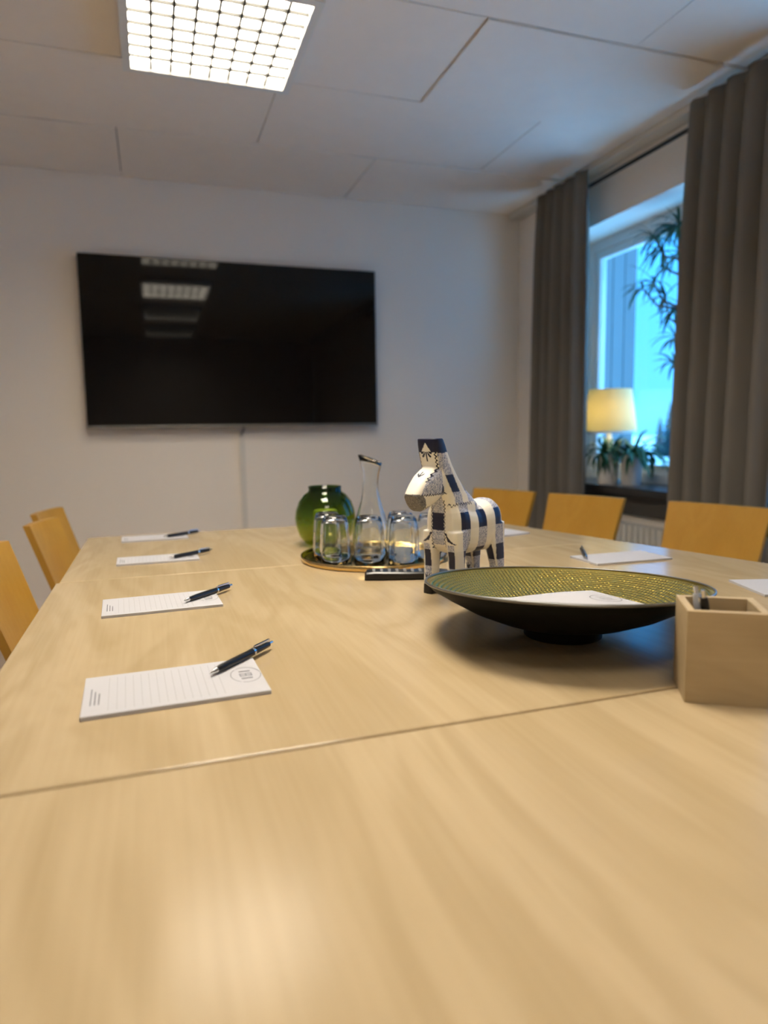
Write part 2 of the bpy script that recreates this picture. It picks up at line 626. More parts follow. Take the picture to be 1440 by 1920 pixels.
curtain('taupe pleated curtain hanging beside the television wall', 3.04, 3.49, 3.03, 3.50, 5, 3)
curtain('wide taupe pleated curtain hanging between the window openings, over the green plant', 1.86, 2.352, 1.915, 2.385, 5, 8)
t = thing('curtain_rod', 'slim dark curtain rod along the window wall', 'curtain rod', (2.165, 2.4, 2.288))
bm = bmesh.new()
tube(bm, [(0, -1.5, 0), (0, 1.14, 0)], .0095, 12)
obj('rod', bm, 'rod', t, smooth='auto')
for y in (-1.51, 1.15):
    obj('finial', lathe([(.001, -.02), (.012, -.016), (.018, 0), (.012, .016), (.001, .02)], 14), 'rod', t, smooth=True, loc=(0, y, 0))
for y in (-1.3, 0.0, 1.1):
    obj('bracket', box_bm((0, y - .008, -.008), (.085, y + .008, .008)), 'rod', t)

# ------------------------------------------------------------------ television
TW, TH = 1.585, 0.885
t = thing('television', 'large black flat television mounted on the wall', 'television', (0.479, YB - 0.075, 1.105))
t.rotation_euler = (math.radians(-.2), 0, 0)
obj('body', box_bm((-TW / 2, 0, 0), (TW / 2, .05, TH), .004), 'tvbody', t)
obj('screen', box_bm((-TW / 2 + .006, -.0025, .018), (TW / 2 - .006, .001, TH - .006)), 'screen', t)
obj('bottom_bezel', box_bm((-TW / 2, -.004, 0), (TW / 2, .002, .014), .001), 'tvtrim', t)
lg = bmesh.new()
for i in range(6):
    bx(lg, (-TW / 2 + .03 + i * .011, -.0045, .004), (-TW / 2 + .037 + i * .011, -.0035, .0105))
obj('maker_mark', lg, 'logo', t)
obj('wall_mount', box_bm((-.25, .05, .22), (.25, .0745, .62)), 'steel', t)
bm = bmesh.new()
tube(bm, [(.012, .04, .02), (.014, .035, -.012), (.006, .05, -.03), (.0, .06, -.05)], .005)
obj('power_cable', bm, 'black', t, smooth=True)
t = thing('cable_duct', 'white cable duct on the wall below the television', 'cable duct', (0.484, YB, 0))
obj('channel', box_bm((-.014, -.016, .072), (.014, -.0005, 1.075), .002), 'trim', t)
obj('cover', box_bm((-.0155, -.020, .072), (.0155, -.016, 1.072), .002), 'trim', t)

# ------------------------------------------------------------------ conference table (three tops pushed together)
ZT = 0.75


def xr(y):
    return 1.332 - 0.247 * (y - 1.19)


def table(label, y0, y1, x0, flat=None):
    t = thing('conference_table', label, 'table', (x0, y0, 0))
    bm = bmesh.new()
    a = [(0, 0), (xr(y0) - x0, 0), (xr(y1) - x0, y1 - y0), (0, y1 - y0)]
    rings(bm, [[(x, y, ZT - .024) for x, y in a], [(x, y, ZT) for x, y in a]])
    bmesh.ops.bevel(bm, geom=[e for e in bm.edges if all(v.co.z > ZT - .001 for v in e.verts)], offset=.0022, segments=2, affect='EDGES', profile=.5)
    obj('tabletop', bm, 'table', t)
    L = y1 - y0
    for px, py in ((.50, .09), (.50, L - .09), (xr(y1) - x0 - .42, .09), (xr(y1) - x0 - .42, L - .09)):
        bm = bmesh.new()
        tube(bm, [(px, py, 0.01), (px, py, ZT - .0245)], .022, 16)
        l = obj('leg', bm, 'steel', t, smooth='auto')
        obj('foot_pad', lathe([(.02, 0), (.026, 0), (.026, .012), (.02, .014)], 16, px, py, True), 'black', l)
    obj('apron', box_bm((.46, .078, ZT - .075), (xr(y1) - x0 - .40, .102, ZT - .0245)), 'steel', t)
    return t


table('birch conference tabletop closest to the television wall', 1.5955, 2.300, -.204)
table('middle birch conference tabletop carrying the bowl, horse and tray', 0.6460, 1.5935, -.210)
table('almost bare birch conference tabletop at the pen box end, without note pads', -0.42, 0.6425, -.210)


# ------------------------------------------------------------------ chairs
def chair(label, top, tdir, width, fsign, group):
    """top: centre of the upper edge of the backrest; tdir: direction along it; fsign: side the seat is on"""
    tx, ty = Vector(tdir).normalized()
    # local +Y = forward (to the table), local +X = along the back
    fx, fy = (-ty, tx) if fsign > 0 else (ty, -tx)
    ang = math.atan2(-fx, fy)
    zt = top[2]
    rec = 0.105                                    # how far the back leans away at the top
    org = Vector((top[0] + fx * 0.30, top[1] + fy * 0.30, 0))
    t = thing('chair', label, 'chair', org, ang, group)
    hw = width / 2
    # backrest: gently curved plywood panel
    bm = bmesh.new()
    nx, nz = 10, 6
    rs = []
    for j in range(nz + 1):
        z = .50 + (zt - .50) * j / nz
        v = j / nz
        ring = []
        yb = -.30 + rec * (1 - v)
        w_ = hw * (1.0 - .10 * (1 - v))
        for i in range(nx + 1):
            u = -1 + 2 * i / nx
            ring.append((u * w_, yb - .012 * (1 - u * u), z))
        for i in range(nx, -1, -1):
            u = -1 + 2 * i / nx
            ring.append((u * w_, yb - .012 * (1 - u * u) - .020, z))
        rs.append(ring)
    rings(bm, rs)
    obj('backrest', bm, 'chair', t)
    # seat
    bm = bmesh.new()
    a = []
    for i in range(24):
        an = 2 * PI * i / 24
        c, s = math.cos(an), math.sin(an)
        a.append((hw * 1.12 * math.copysign(abs(c) ** .45, c), .02 + .20 * math.copysign(abs(s) ** .45, s)))
    rings(bm, [[(x, y, .438) for x, y in a], [(x, y, .452) for x, y in a], [(x * .97, y * .97, .458) for x, y in a]])
    obj('seat', bm, 'chair', t)
    for s in (-1, 1):
        bm = bmesh.new()
        tube(bm, [(s * hw * 1.0, .17, 0), (s * hw * .95, .16, .437)], [.013, .016], 10)
        obj('leg', bm, 'chair', t, smooth='auto')
        bm = bmesh.new()
        tube(bm, [(s * hw * 1.0, -.26, 0), (s * hw * .88, -.165, .44), (s * hw * .80, -.204, .515)], [.013, .016, .013], 10)
        obj('leg', bm, 'chair', t, smooth='auto')
        bm = bmesh.new()
        tube(bm, [(s * hw * .95, .155, .40), (s * hw * .9, -.17, .40)], .010, 8)
        obj('side_rail', bm, 'chair', t, smooth='auto')
    bm = bmesh.new()
    tube(bm, [(-hw * .95, .155, .40), (hw * .95, .155, .40)], .010, 8)
    obj('front_rail', bm, 'chair', t, smooth='auto')
    return t


GL, GR = 'wooden chairs along the straight table side', 'wooden chairs on the window side of the table'
TR = (0.345, -0.939)
chair('honey wood chair on the window side, closest to the television wall', (1.423, 2.626, .81), TR, .34, -1, GR)
chair('honey wood chair on the window side, middle one, with the radiator showing beside it', (1.567, 2.239, .81), TR, .335, -1, GR)
chair('honey wood chair in front of the wide curtain, by the wooden pen box', (1.757, 1.777, .81), (.30, -.954), .345, -1, GR)
chair('honey wood chair on the wall side, middle one, overlapping the chair behind it', (-.3175, 2.27, .81), (.24, .97), .215, -1, GL)
chair('honey wood chair on the wall side, closest to the television wall', (-.345, 2.60, .81), (.21, .978), .25, -1, GL)
chair('honey wood chair on the wall side, nearest the bare end of the table', (-.365, 1.755, .81), (.15, .989), .25, -1, GL)

# ------------------------------------------------------------------ note pads and pens
LOGO = []


def pad_bm_print():
    """oval emblem with three upright strokes, and two short address lines"""
    bm = bmesh.new()
    n = 48
    z0, z1 = 0, .00025
    for (ra, rb) in ((.0225, .0215),):
        for i in range(n):
            if i % 16 in (0,):
                continue
            a0, a1 = 2 * PI * i / n, 2 * PI * (i + 1) / n
            q = [bm.verts.new((r_ * .85 * math.cos(a), r_ * math.sin(a) * 1.25, z1)) for r_, a in ((ra, a0), (ra, a1), (rb, a1), (rb, a0))]
            bm.faces.new(q)
    for s in (-.0145, -.0115, .0115, .0145):           # outer curved strokes
        bx(bm, (-.007, s - .0004, z0), (.007, s + .0004, z1))
    for s in (-.005, 0, .005):
        bx(bm, (-.008, s - .0004, z0), (.008, s + .0004, z1))
    for s in (-.007, 0, .007):
        bx(bm, (s - .0004, -.0055, z0), (s + .0004, .0055, z1))
    return bm


def address_bm():
    bm = bmesh.new()
    rng = random.Random(2)
    for k in range(3):
        y = -.026
        while y < .026 - .008 * k:
            L = rng.uniform(.002, .006)
            bx(bm, (k * .0045, y, 0), (k * .0045 + .0013, y + L, .00025))
            y += L + .0012
    return bm


def note_pad(corner, ang, label, lx=.212, ly=.135, up_dir=1, group='ruled note pads laid out on the table', thick=.0042, printed=True, rules=True):
    """corner: near-left corner; long side along local x"""
    t = thing('note_pad', label, 'note pad', (corner[0], corner[1], ZT + .0004), ang, group)
    obj('paper_block', box_bm((0, 0, 0), (lx, ly, thick), .0004), 'paper', t)
    obj('cardboard_back', box_bm((0, 0, -.0004), (lx, ly, 0)), 'grey_plastic', t)
    if rules:
        bm = bmesh.new()
        n = 15
        for i in range(n):
            x = lx * .135 + i * lx * .044
            bx(bm, (x - .00035, ly * .08, thick - .0001), (x + .00035, ly * .92, thick + .00015))
        obj('ruled_lines', bm, 'line_ink', t)
    if printed:
        o = obj('printed_emblem', pad_bm_print(), 'ink', t, loc=(lx * .905, ly * .5, thick + .0001))
        obj('printed_address', address_bm(), 'ink', t, loc=(lx * .04, ly * .44, thick + .0001))
    return t


def pen(tip, end, label, zt=.0047, group='black ballpoint pens lying on the note pads', lift=0.0):
    a, b = Vector((*tip, ZT + zt + .0052)), Vector((*end, ZT + zt + .0052 + lift))
    L = .142
    d = (b - a).normalized()
    t = thing('pen', label, 'pen', a, 0, group)
    t.rotation_euler = d.to_track_quat('X', 'Z').to_euler()
    R = .0052

    def seg(name, pts, m):
        bm = bmesh.new()
        n = 14
        rs = [[(x, r * math.cos(2 * PI * i / n), r * math.sin(2 * PI * i / n)) for i in range(n)] for x, r in pts]
        rings(bm, rs)
        return obj(name, bm, m, t, smooth='auto')
    seg('tip', [(0, .0008), (.004, .0012), (.005, .0025), (.014, .0038)], 'chrome')
    seg('barrel', [(.014, .0039), (.022, .0048), (.05, R), (.092, R)], 'black')
    seg('ring', [(.092, R + .0003), (.096, R + .0003)], 'chrome')
    seg('upper_barrel', [(.096, R), (.120, .0049), (.132, .0042)], 'black')
    seg('clicker', [(.132, .0026), (L, .0024)], 'chrome')
    c = obj('clip', box_bm((.098, -.0018, R), (.134, .0018, R + .0022), .0006), 'chrome', t)
    obj('clip_foot', box_bm((.128, -.0018, .0035), (.134, .0018, R)), 'chrome', c)
    return t


GP = 'ruled note pads laid out on the table'
note_pad((-.090, .790), math.radians(2), 'ruled note pad on the straight side, closest to the joint where the pen box stands', .212, .132)
note_pad((-.097, 1.243), math.radians(2.5), 'ruled note pad on the middle tabletop, second along the straight side', .206, .130)
note_pad((-.096, 1.748), math.radians(.8), 'ruled note pad just beyond the second table joint', .195, .100)
note_pad((-.099, 2.135), math.radians(1.5), 'ruled note pad closest to the television wall on the straight side', .190, .105)
note_pad((.958, 1.313), math.radians(-1), 'blank-looking note pad facing the window-side chairs, with a pen across its corner', .208, .112, printed=False, rules=False)
note_pad((.955, 1.782), math.radians(14), 'note pad half hidden behind the painted horse', .125, .105, printed=False, rules=False)
note_pad((1.058, .948), math.radians(-18), 'note pad behind the wooden pen box', .205, .130, printed=False, rules=False)
pen((.055, .868), (.150, .970), 'black pen on the pad closest to the joint where the pen box stands')
pen((.041, 1.282), (.126, 1.372), 'black pen on the second pad along the straight side')
pen((.026, 1.764), (.114, 1.833), 'black pen on the pad just beyond the second joint')
pen((.018, 2.147), (.105, 2.213), 'black pen on the pad closest to the television wall')
pen((.962, 1.362), (1.030, 1.480), 'black and silver pen across the corner of the window-side pad')

# ------------------------------------------------------------------ tray, glasses, carafe, vase
TC = (0.515, 1.612)
t = thing('tray', 'round brass tray with a low rim under the glasses', 'tray', (*TC, ZT))
obj('tray_plate', lathe([(.001, .0), (.170, .0), (.174, .003), (.170, .0055), (.001, .0055)], 72), 'brass', t, smooth='auto')
obj('tray_rim', lathe([(.172, .0005), (.1815, .001), (.1835, .003), (.1842, .0135), (.1822, .0138), (.1812, .006), (.172, .0052)], 72), 'brass', t, smooth=True)

def outline(outer, inner):
    return outer + inner[::-1]


def flute(p, r, z, a):
    k = 1 + .022 * math.cos(9 * a) * min(1, max(0, (.098 - z) / .06)) * min(1, max(0, z / .02))
    return (p[0] * k, p[1] * k, z)


# upside-down tumbler, rim on the tray, thick base up
gp = outline([(.0375, 0), (.0372, .02), (.0352, .06), (.0325, .092), (.0300, .104), (.0255, .1105), (.0200, .1125), (.006, .1120), (.0008, .1118)],
             [(.0350, 0), (.0348, .02), (.0326, .06), (.0300, .091), (.0276, .0995), (.0205, .1045), (.006, .1058), (.0008, .1058)])
gm = lathe(gp, 54, fn=flute)
# close the open lower rim between outer and inner wall
gmesh = None


def glass_mesh():
    bm = bmesh.new()
    n = 54
    prof = gp + [gp[0]]
    R = []
    for r, z in gp:
        R.append([bm.verts.new(flute((r * math.cos(2 * PI * i / n), r * math.sin(2 * PI * i / n), z), r, z, 2 * PI * i / n)) for i in range(n)])
    m = len(R)
    for k in range(m):
        a, b = R[k], R[(k + 1) % m]
        if k == 8:            # centre: outer cap to inner cap, leave both closed separately
            bm.faces.new(a)
            bm.faces.new(list(reversed(b)))
            continue
        for i in range(n):
            j = (i + 1) % n
            bm.faces.new((a[i], a[j], b[j], b[i]))
    return bm


gm.free()
GG = 'upturned tumblers on the brass tray'
g0 = obj('tumbler', glass_mesh(), 'glass', smooth=True)
glabels = [((.404, 1.572), 'upturned clear tumbler in the front row, farthest from the painted horse'),
           ((.478, 1.535), 'upturned clear tumbler in the front row, middle one'),
           ((.553, 1.500), 'upturned clear tumbler in the front row, next to the painted horse'),
           ((.404, 1.648), 'upturned clear tumbler in the back row, in front of the green vase'),
           ((.578, 1.592), 'upturned clear tumbler in the back row, beside the carafe'),
           ((.630, 1.518), 'upturned clear tumbler behind the painted horse')]
for k, ((x, y), lb) in enumerate(glabels):
    o = g0 if k == 0 else g0.copy()
    if k:
        COL.objects.link(o)
    o.location = (x, y, ZT + .0057)
    o.rotation_euler = (0, 0, .4 * k)
    tag(o, lb, 'glass', GG)


def carafe():
    n = 48
    outer = [(.030, 0), (.042, .004), (.0475, .02), (.047, .05), (.042, .08), (.033, .108), (.0255, .132), (.0215, .155), (.0205, .18), (.0225, .205), (.0275, .228), (.0305, .240)]
    inner = [(.0285, .2405), (.0255, .228), (.0205, .205), (.0185, .18), (.0195, .155), (.0235, .132), (.031, .108), (.040, .08), (.045, .05), (.0453, .022), (.040, .008), (.001, .007)]

    def f(r, z, a):
        k = max(0, (z - .17) / .07) ** 1.5
        return Vector((r * math.cos(a) * (1 + .0 * k), r * math.sin(a), z + .011 * k * math.cos(a)))
    bm = bmesh.new()
    rs = [[f(r, z, 2 * PI * i / n) for i in range(n)] for r, z in outer + inner]
    rings(bm, rs, True, True)
    return bm


o = obj('carafe', carafe(), 'glass', smooth=True, loc=(.525, 1.668, ZT + .0057), rot=(0, 0, math.radians(152)))
tag(o, 'clear glass carafe with a slanted lip behind the tumblers', 'carafe')

t = thing('vase', 'round green blown glass vase with a short collar', 'vase', (.452, 1.862, ZT))
n = 56
outer = [(.036, 0), (.056, .006), (.074, .028), (.083, .058), (.0850, .078), (.082, .100), (.073, .124), (.058, .143), (.0475, .150), (.0455, .157), (.0465, .166)]
inner = [(.0435, .166), (.0425, .157), (.0445, .149), (.055, .140), (.070, .122), (.079, .099), (.082, .078), (.080, .058), (.071, .030), (.054, .010), (.001, .009)]
bm = bmesh.new()
rings(bm, [[(r * math.cos(2 * PI * i / n), r * math.sin(2 * PI * i / n), z) for i in range(n)] for r, z in outer + inner])
obj('bowl', bm, 'green', t, smooth=True)
c = thing('candle', 'short pale pillar candle inside the green vase', 'candle', (.452, 1.862, ZT + .0095))
obj('wax', lathe([(.031, 0), (.034, .003), (.034, .086), (.031, .090), (.005, .087)], 32, cap=True), 'wax', c, smooth='auto')
bm = bmesh.new()
tube(bm, [(0, 0, .086), (.001, 0, .100)], .001, 6)
obj('wick', bm, 'black', c)

# ------------------------------------------------------------------ remote control
t = thing('remote_control', 'black remote control lying between the tray and the horse', 'remote control', (.506, 1.353, ZT), math.atan2(-.055, .18))
bm = bmesh.new()
rs = []
for x, w_, h in ((-.092, .015, .012), (-.088, .019, .017), (-.07, .0215, .019), (0, .021, .017), (.07, .0205, .017), (.088, .018, .015), (.092, .014, .011)):
    rs.append([(x, -w_, .003), (x, -w_ * .8, .0005), (x, w_ * .8, .0005), (x, w_, .003), (x, w_, h - .003), (x, w_ * .85, h), (x, -w_ * .85, h), (x, -w_, h - .003)])
rings(bm, rs)
obj('shell', bm, 'black', t, smooth='auto')
bt = box_bm((-.003, -.0025, 0), (.003, .0025, .002), .0006)
me = None
for i in range(9):
    for j in range(3):
        if me is None:
            o = obj('button', bt, 'grey_plastic', t)
            me = o.data
        else:
            o = obj('button', me, None, t)
        o.location = (-.072 + i * .0165, -.011 + j * .011, .0180 if i < 2 else .0170)

# ------------------------------------------------------------------ hammered bowl
BC = Vector((.584, .884, ZT))
bdir = Vector((.55, .835, 0)).normalized()
t = thing('bowl', 'wide shallow bowl, black outside and hammered gold inside', 'bowl', BC)
SH = -.081


def shear(x, y, z):
    k = max(0, z - .012) / .066
    return (x, y, z + SH * k * (x * bdir.x + y * bdir.y))


def bowl_z(r):          # inner surface height
    return .026 + .052 * (r / .207) ** 2.1


n = 120
outp = [(.045, .018), (.075, .0205), (.11, .0285), (.145, .0415), (.18, .0590), (.200, .0700), (.2075, .0765), (.2095, .0800)]
bm = bmesh.new()
rings(bm, [[shear(r * math.cos(2 * PI * i / n), r * math.sin(2 * PI * i / n), z) for i in range(n)] for r, z in outp], True, False)
b_out = obj('outer_shell', bm, 'black_metal', t, smooth=True)
# hammered inside: real dimples on a polar grid
bm = bmesh.new()
rng = random.Random(5)
NR, NA = 190, 1040
rr = np.linspace(.002, .2085, NR + 1)[:, None]
aa = (np.arange(NA) * 2 * PI / NA)[None, :]
pitch = .0066
rk = np.round(rr / pitch)
na = np.maximum(6, np.floor(2 * PI * np.maximum(rk, 1) * .98))
q_ = aa / (2 * PI) * na + np.modf(rk * .618034)[0]
d2 = (((q_ - np.round(q_)) * 2 * PI * rr / na) ** 2 + (rr - rk * pitch) ** 2) / (pitch * .5) ** 2
jit = .75 + .5 * np.modf(np.abs(np.sin(np.round(q_) * 12.9898 + rk * 78.233) * 43758.5453))[0]
zz_ = .026 + .052 * (rr / .207) ** 2.1 - np.where(rr < .204, .00115 * jit * np.maximum(0, 1 - d2), 0)
px_, py_ = rr * np.cos(aa), rr * np.sin(aa)
zz_ = zz_ + SH * np.maximum(0, zz_ - .012) / .066 * (px_ * bdir.x + py_ * bdir.y)
vv = np.stack([px_, py_, zz_], -1).reshape(-1, 3)
ii = np.arange(NR)[:, None] * NA
jj = np.arange(NA)[None, :]
j2 = (jj + 1) % NA
ff_ = np.stack([ii + jj, ii + j2, ii + NA + j2, ii + NA + jj], -1).reshape(-1, 4)
hm_me = bpy.data.meshes.new('hammered_inside')
hm_me.from_pydata(vv.tolist(), [], ff_.tolist())
hm_me.materials.append(M['hammered'])
hm_me.polygons.foreach_set('use_smooth', np.ones(len(hm_me.polygons), bool))
obj('hammered_inside', hm_me, None, t)
bm = bmesh.new()
R_ = []
for k in range(9):
    q = 2 * PI * k / 8
    rr, zz = .2095 + .0018 * math.cos(q), .0800 + .0018 * math.sin(q)
    R_.append([shear(rr * math.cos(2 * PI * i / n), rr * math.sin(2 * PI * i / n), zz) for i in range(n)])
rings(bm, R_, False, False)
obj('rim', bm, 'tvtrim', t, smooth=True)
obj('foot_ring', lathe([(.046, 0), (.0585, 0), (.0575, .022), (.046, .024), (.046, 0)], 60), 'black_metal', t, smooth='auto')

# sheet of paper in the bowl
ft = Vector((-bdir.y, bdir.x, 0)) * -1         # towards the window side
cn = BC + bdir * -.055 + ft * .02
pa = thing('paper_sheet', 'white note sheet with a printed emblem lying in the bowl', 'paper', BC)
LX, LY = .225, .140
bm = bmesh.new()
gr = []
NXp, NYp = 30, 16
BACK = [(-.146, .010, .071), (-.074, .042, .054), (-.017, .057, .050), (.027, .050, .052), (.073, .030, .055)]
FRONT = [(-.125, -.125, .088), (-.070, -.112, .070), (-.020, -.105, .062), (.025, -.108, .063), (.061, -.116, .067)]


def along(P, u):
    k = u * (len(P) - 1)
    i = min(max(int(k), 0), len(P) - 2)
    f = k - i
    p0, p1, p2, p3 = (Vector(P[min(max(i + d, 0), len(P) - 1)]) for d in (-1, 0, 1, 2))
    return .5 * ((2 * p1) + (p2 - p0) * f + (2 * p0 - 5 * p1 + 4 * p2 - p3) * f * f + (3 * p1 - p0 - 3 * p2 + p3) * f ** 3)


def paper_pt(u, v):
    p = along(FRONT, u) * (1 - v) + along(BACK, u) * v
    r = math.hypot(p.x, p.y)
    return (p.x, p.y, max(p.z, shear(p.x, p.y, bowl_z(r))[2] + .0015))


for j in range(NYp + 1):
    gr.append([bm.verts.new(paper_pt(i / NXp, j / NYp)) for i in range(NXp + 1)])
for j in range(NYp):
    for i in range(NXp):
        bm.faces.new((gr[j][i], gr[j][i + 1], gr[j + 1][i + 1], gr[j + 1][i]))
ps = obj('sheet', bm, 'paper', pa, smooth=True)
sm_ = ps.modifiers.new('thickness', 'SOLIDIFY')
sm_.thickness = .0005
bm = bmesh.new()
cu, cv = .87, .47


def ptw(du, dv):
    p = Vector(paper_pt(cu + du / LX, cv + dv / LY))
    return p + Vector((0, 0, .0009))


nn = 48
for i in range(nn):
    a0, a1 = 2 * PI * i / nn, 2 * PI * (i + 1) / nn
    bm.faces.new([bm.verts.new(ptw(r_ * .85 * math.cos(a), r_ * 1.2 * math.sin(a))) for r_, a in ((.0235, a0), (.0235, a1), (.0222, a1), (.0222, a0))])
for (u0_, v0_, u1_, v1_) in [(-.008, s - .0005, .008, s + .0005) for s in (-.015, -.011, -.005, 0, .005, .011, .015)] + [(s - .0005, -.006, s + .0005, .006) for s in (-.007, .007)]:
    bm.faces.new([bm.verts.new(ptw(*q)) for q in ((u0_, v0_), (u1_, v0_), (u1_, v1_), (u0_, v1_))])
obj('printed_emblem', bm, 'ink', pa)

# ------------------------------------------------------------------ wooden pen box
bang = math.radians(-33)
t = thing('pen_box', 'small open box of pale wood standing at the table joint', 'box', (.561, .603, ZT), bang)
W, D, H, TH_ = .086, .080, .107, .0085
obj('front_board', box_bm((0, 0, 0), (W, TH_, H), .0006), 'box_wood', t)
obj('back_board', box_bm((0, D - TH_, 0), (W, D, H), .0006), 'box_wood', t)
obj('side_board', box_bm((0, TH_, 0), (TH_, D - TH_, H), .0006), 'box_wood', t)
obj('side_board', box_bm((W - TH_, TH_, 0), (W, D - TH_, H), .0006), 'box_wood', t)
obj('bottom_board', box_bm((TH_, TH_, .001), (W - TH_, D - TH_, .008)), 'box_wood', t)


def standing_pen(p0, p1, label, m):
    t = thing('pen', label, 'pen', p0, 0, 'pens standing in the wooden box')
    d = (Vector(p1) - Vector(p0)).normalized()
    t.rotation_euler = d.to_track_quat('X', 'Y').to_euler()

    def seg(name, pts, mm):
        bm = bmesh.new()
        n = 14
        rings(bm, [[(x, r * math.cos(2 * PI * i / n), r * math.sin(2 * PI * i / n)) for i in range(n)] for x, r in pts])
        return obj(name, bm, mm, t, smooth='auto')
    seg('barrel', [(0, .001), (.012, .004), (.03, .005), (.085, .005)], m)
    seg('grip_ring', [(.085, .0053), (.088, .0053)], 'chrome')
    seg('upper_barrel', [(.088, .005), (.108, .0048), (.112, .004)], m)
    seg('clicker', [(.112, .0026), (.121, .0024)], 'chrome')
    obj('clip', box_bm((.084, -.002, .005), (.112, .002, .0075), .0006), 'chrome', t)


def boxp(x, y, z):
    c, s = math.cos(bang), math.sin(bang)
    return (.561 + c * x - s * y, .603 + s * x + c * y, ZT + z)


standing_pen(boxp(.030, .022, .0085), boxp(.0155, .040, .121), 'grey pen leaning in the corner of the wooden box', 'grey_plastic')
standing_pen(boxp(.040, .030, .0085), boxp(.0220, .022, .108), 'black pen leaning beside the grey one in the wooden box', 'black')


# ------------------------------------------------------------------ painted wooden horse
def sup(a, b, e, n=28):
    out = []
    for i in range(n):
        an = 2 * PI * i / n
        c, s = math.cos(an), math.sin(an)
        out.append((a * math.copysign(abs(c) ** (2 / e), c), b * math.copysign(abs(s) ** (2 / e), s)))
    return out


def horse_mesh():
    bm = bmesh.new()
    # trunk: sections across x (forward)
    st = [(-.090, .128, .026, .020), (-.084, .127, .042, .032), (-.066, .127, .0515, .0395), (-.040, .124, .0505, .0410), (-.008, .121, .0470, .0395),
          (.022, .124, .0500, .0395), (.048, .130, .0530, .0390), (.066, .134, .0500, .0365), (.078, .137, .0420, .0310), (.083, .138, .030, .022)]
    rings(bm, [[(x, p, cz + q) for p, q in sup(hw, hh, 2.6)] for x, cz, hh, hw in st])
    # neck: horizontal sections
    st = [(.105, .042, .036, .034), (.150, .036, .047, .034), (.172, .034, .050, .031), (.186, .044, .044, .0285), (.202, .058, .037, .0265), (.225, .073, .030, .0250),
          (.250, .087, .0245, .0245), (.270, .096, .0210, .0245), (.288, .102, .0180, .0240), (.2995, .106, .0150, .0235)]
    rings(bm, [[(cx + p, q, z) for p, q in sup(hx, hy, 3.6)] for z, cx, hx, hy in st])
    # head: wedge running forward and down to the muzzle
    A, B = Vector((.088, 0, .230)), Vector((.156, 0, .184))
    d = (B - A).normalized()
    nrm = Vector((-d.z, 0, d.x))
    if nrm.z < 0:
        nrm = -nrm
    st = [(0, .026, .0235), (.2, .0290, .0245), (.45, .0300, .0240), (.7, .0270, .0215), (.9, .0225, .0190), (1.0, .0195, .0165)]
    rings(bm, [[A + (B - A) * f + nrm * q + Vector((0, p, 0)) for p, q in sup(hw, hh, 3.0)] for f, hh, hw in st])
    # legs
    for s in (-1, 1):
        st = [(.125, .060, .024, .0275, .0130), (.100, .062, .0215, .0275, .0135), (.075, .064, .0150, .0290, .0125), (.04, .0655, .0128, .0305, .0118), (0, .0665, .0130, .0315, .0120)]
        rings(bm, [[(cx + p, s * cy + q, z) for p, q in sup(hx, hy, 4)] for z, cx, hx, cy, hy in st])
        st = [(.130, -.060, .030, .026, .0140), (.100, -.062, .027, .0265, .0140), (.075, -.0665, .0200, .0280, .0130), (.045, -.0705, .0140, .0295, .0120), (.0, -.0715, .0130, .0305, .0120)]
        rings(bm, [[(cx + p, s * cy + q, z) for p, q in sup(hx, hy, 4)] for z, cx, hx, cy, hy in st])
    # notch blocks: ears
    return bm


hm = horse_mesh()
finish(hm)
tmp_me = bpy.data.meshes.new('horse_tmp')
hm.to_mesh(tmp_me)
hm.free()
tmp = bpy.data.objects.new('horse_tmp', tmp_me)
COL.objects.link(tmp)
rm = tmp.modifiers.new('remesh', 'REMESH')
rm.mode = 'VOXEL'
rm.voxel_size = .0015
sm = tmp.modifiers.new('smooth', 'SMOOTH')
sm.factor = .5
sm.iterations = 7
dg = bpy.context.evaluated_depsgraph_get()
hme = bpy.data.meshes.new_from_object(tmp.evaluated_get(dg))
bpy.data.objects.remove(tmp)
hme.name = 'painted_horse'
nv = len(hme.vertices)
co = np.empty(nv * 3, np.float32)
hme.vertices.foreach_get('co', co)
co = co.reshape(-1, 3)
no = np.empty(nv * 3, np.float32)
hme.vertices.foreach_get('normal', no)
no = no.reshape(-1, 3)
co[:, 2] -= co[:, 2].min()
hme.vertices.foreach_set('co', co.ravel())
x, y, z = co.T
nxx, nyy, nzz = no.T
rngn = np.random.default_rng(3)
front = (nxx > .62)


def stripe(v, c0, period, half):
    q = (v - c0 + period / 2) % period - period / 2
    return np.abs(q) < half


colx = stripe(x + .012 * np.clip((.10 - z) / .1, 0, 1), .047, .055, .0135)
coly = np.where(z < .1, np.abs(np.abs(y) - .0285) < .0075, np.abs(y) < .0135)
col = np.where(front, coly, colx)
row = stripe(z, .0715, .0725, .0165)
neck = z > .178
col = np.where(neck & ~front, stripe(x - .58 * np.clip(z - .19, 0, 1), .056, .040, .0115), col)
# hand-sponged grey blue
sc = .5 + .5 * np.sin(900 * x + 5 * np.sin(700 * z)) * np.sin(800 * z + 4 * np.sin(500 * y)) + .45 * rngn.standard_normal(nv)
cream = np.array([.80, .76, .66])
navy = np.array([.004, .007, .035])
sponge_a, sponge_b = np.array([.66, .66, .68]), np.array([.10, .13, .27])
f = np.clip(sc * .75 + .05, 0, 1)[:, None]
sponge = sponge_a * (1 - f) + sponge_b * f
C_ = np.tile(cream, (nv, 1))
rowonly = cream * .93
C_ = np.where((row & ~col)[:, None], rowonly, C_)
C_ = np.where((col & ~row)[:, None], sponge, C_)
C_ = np.where((col & row)[:, None], navy, C_)
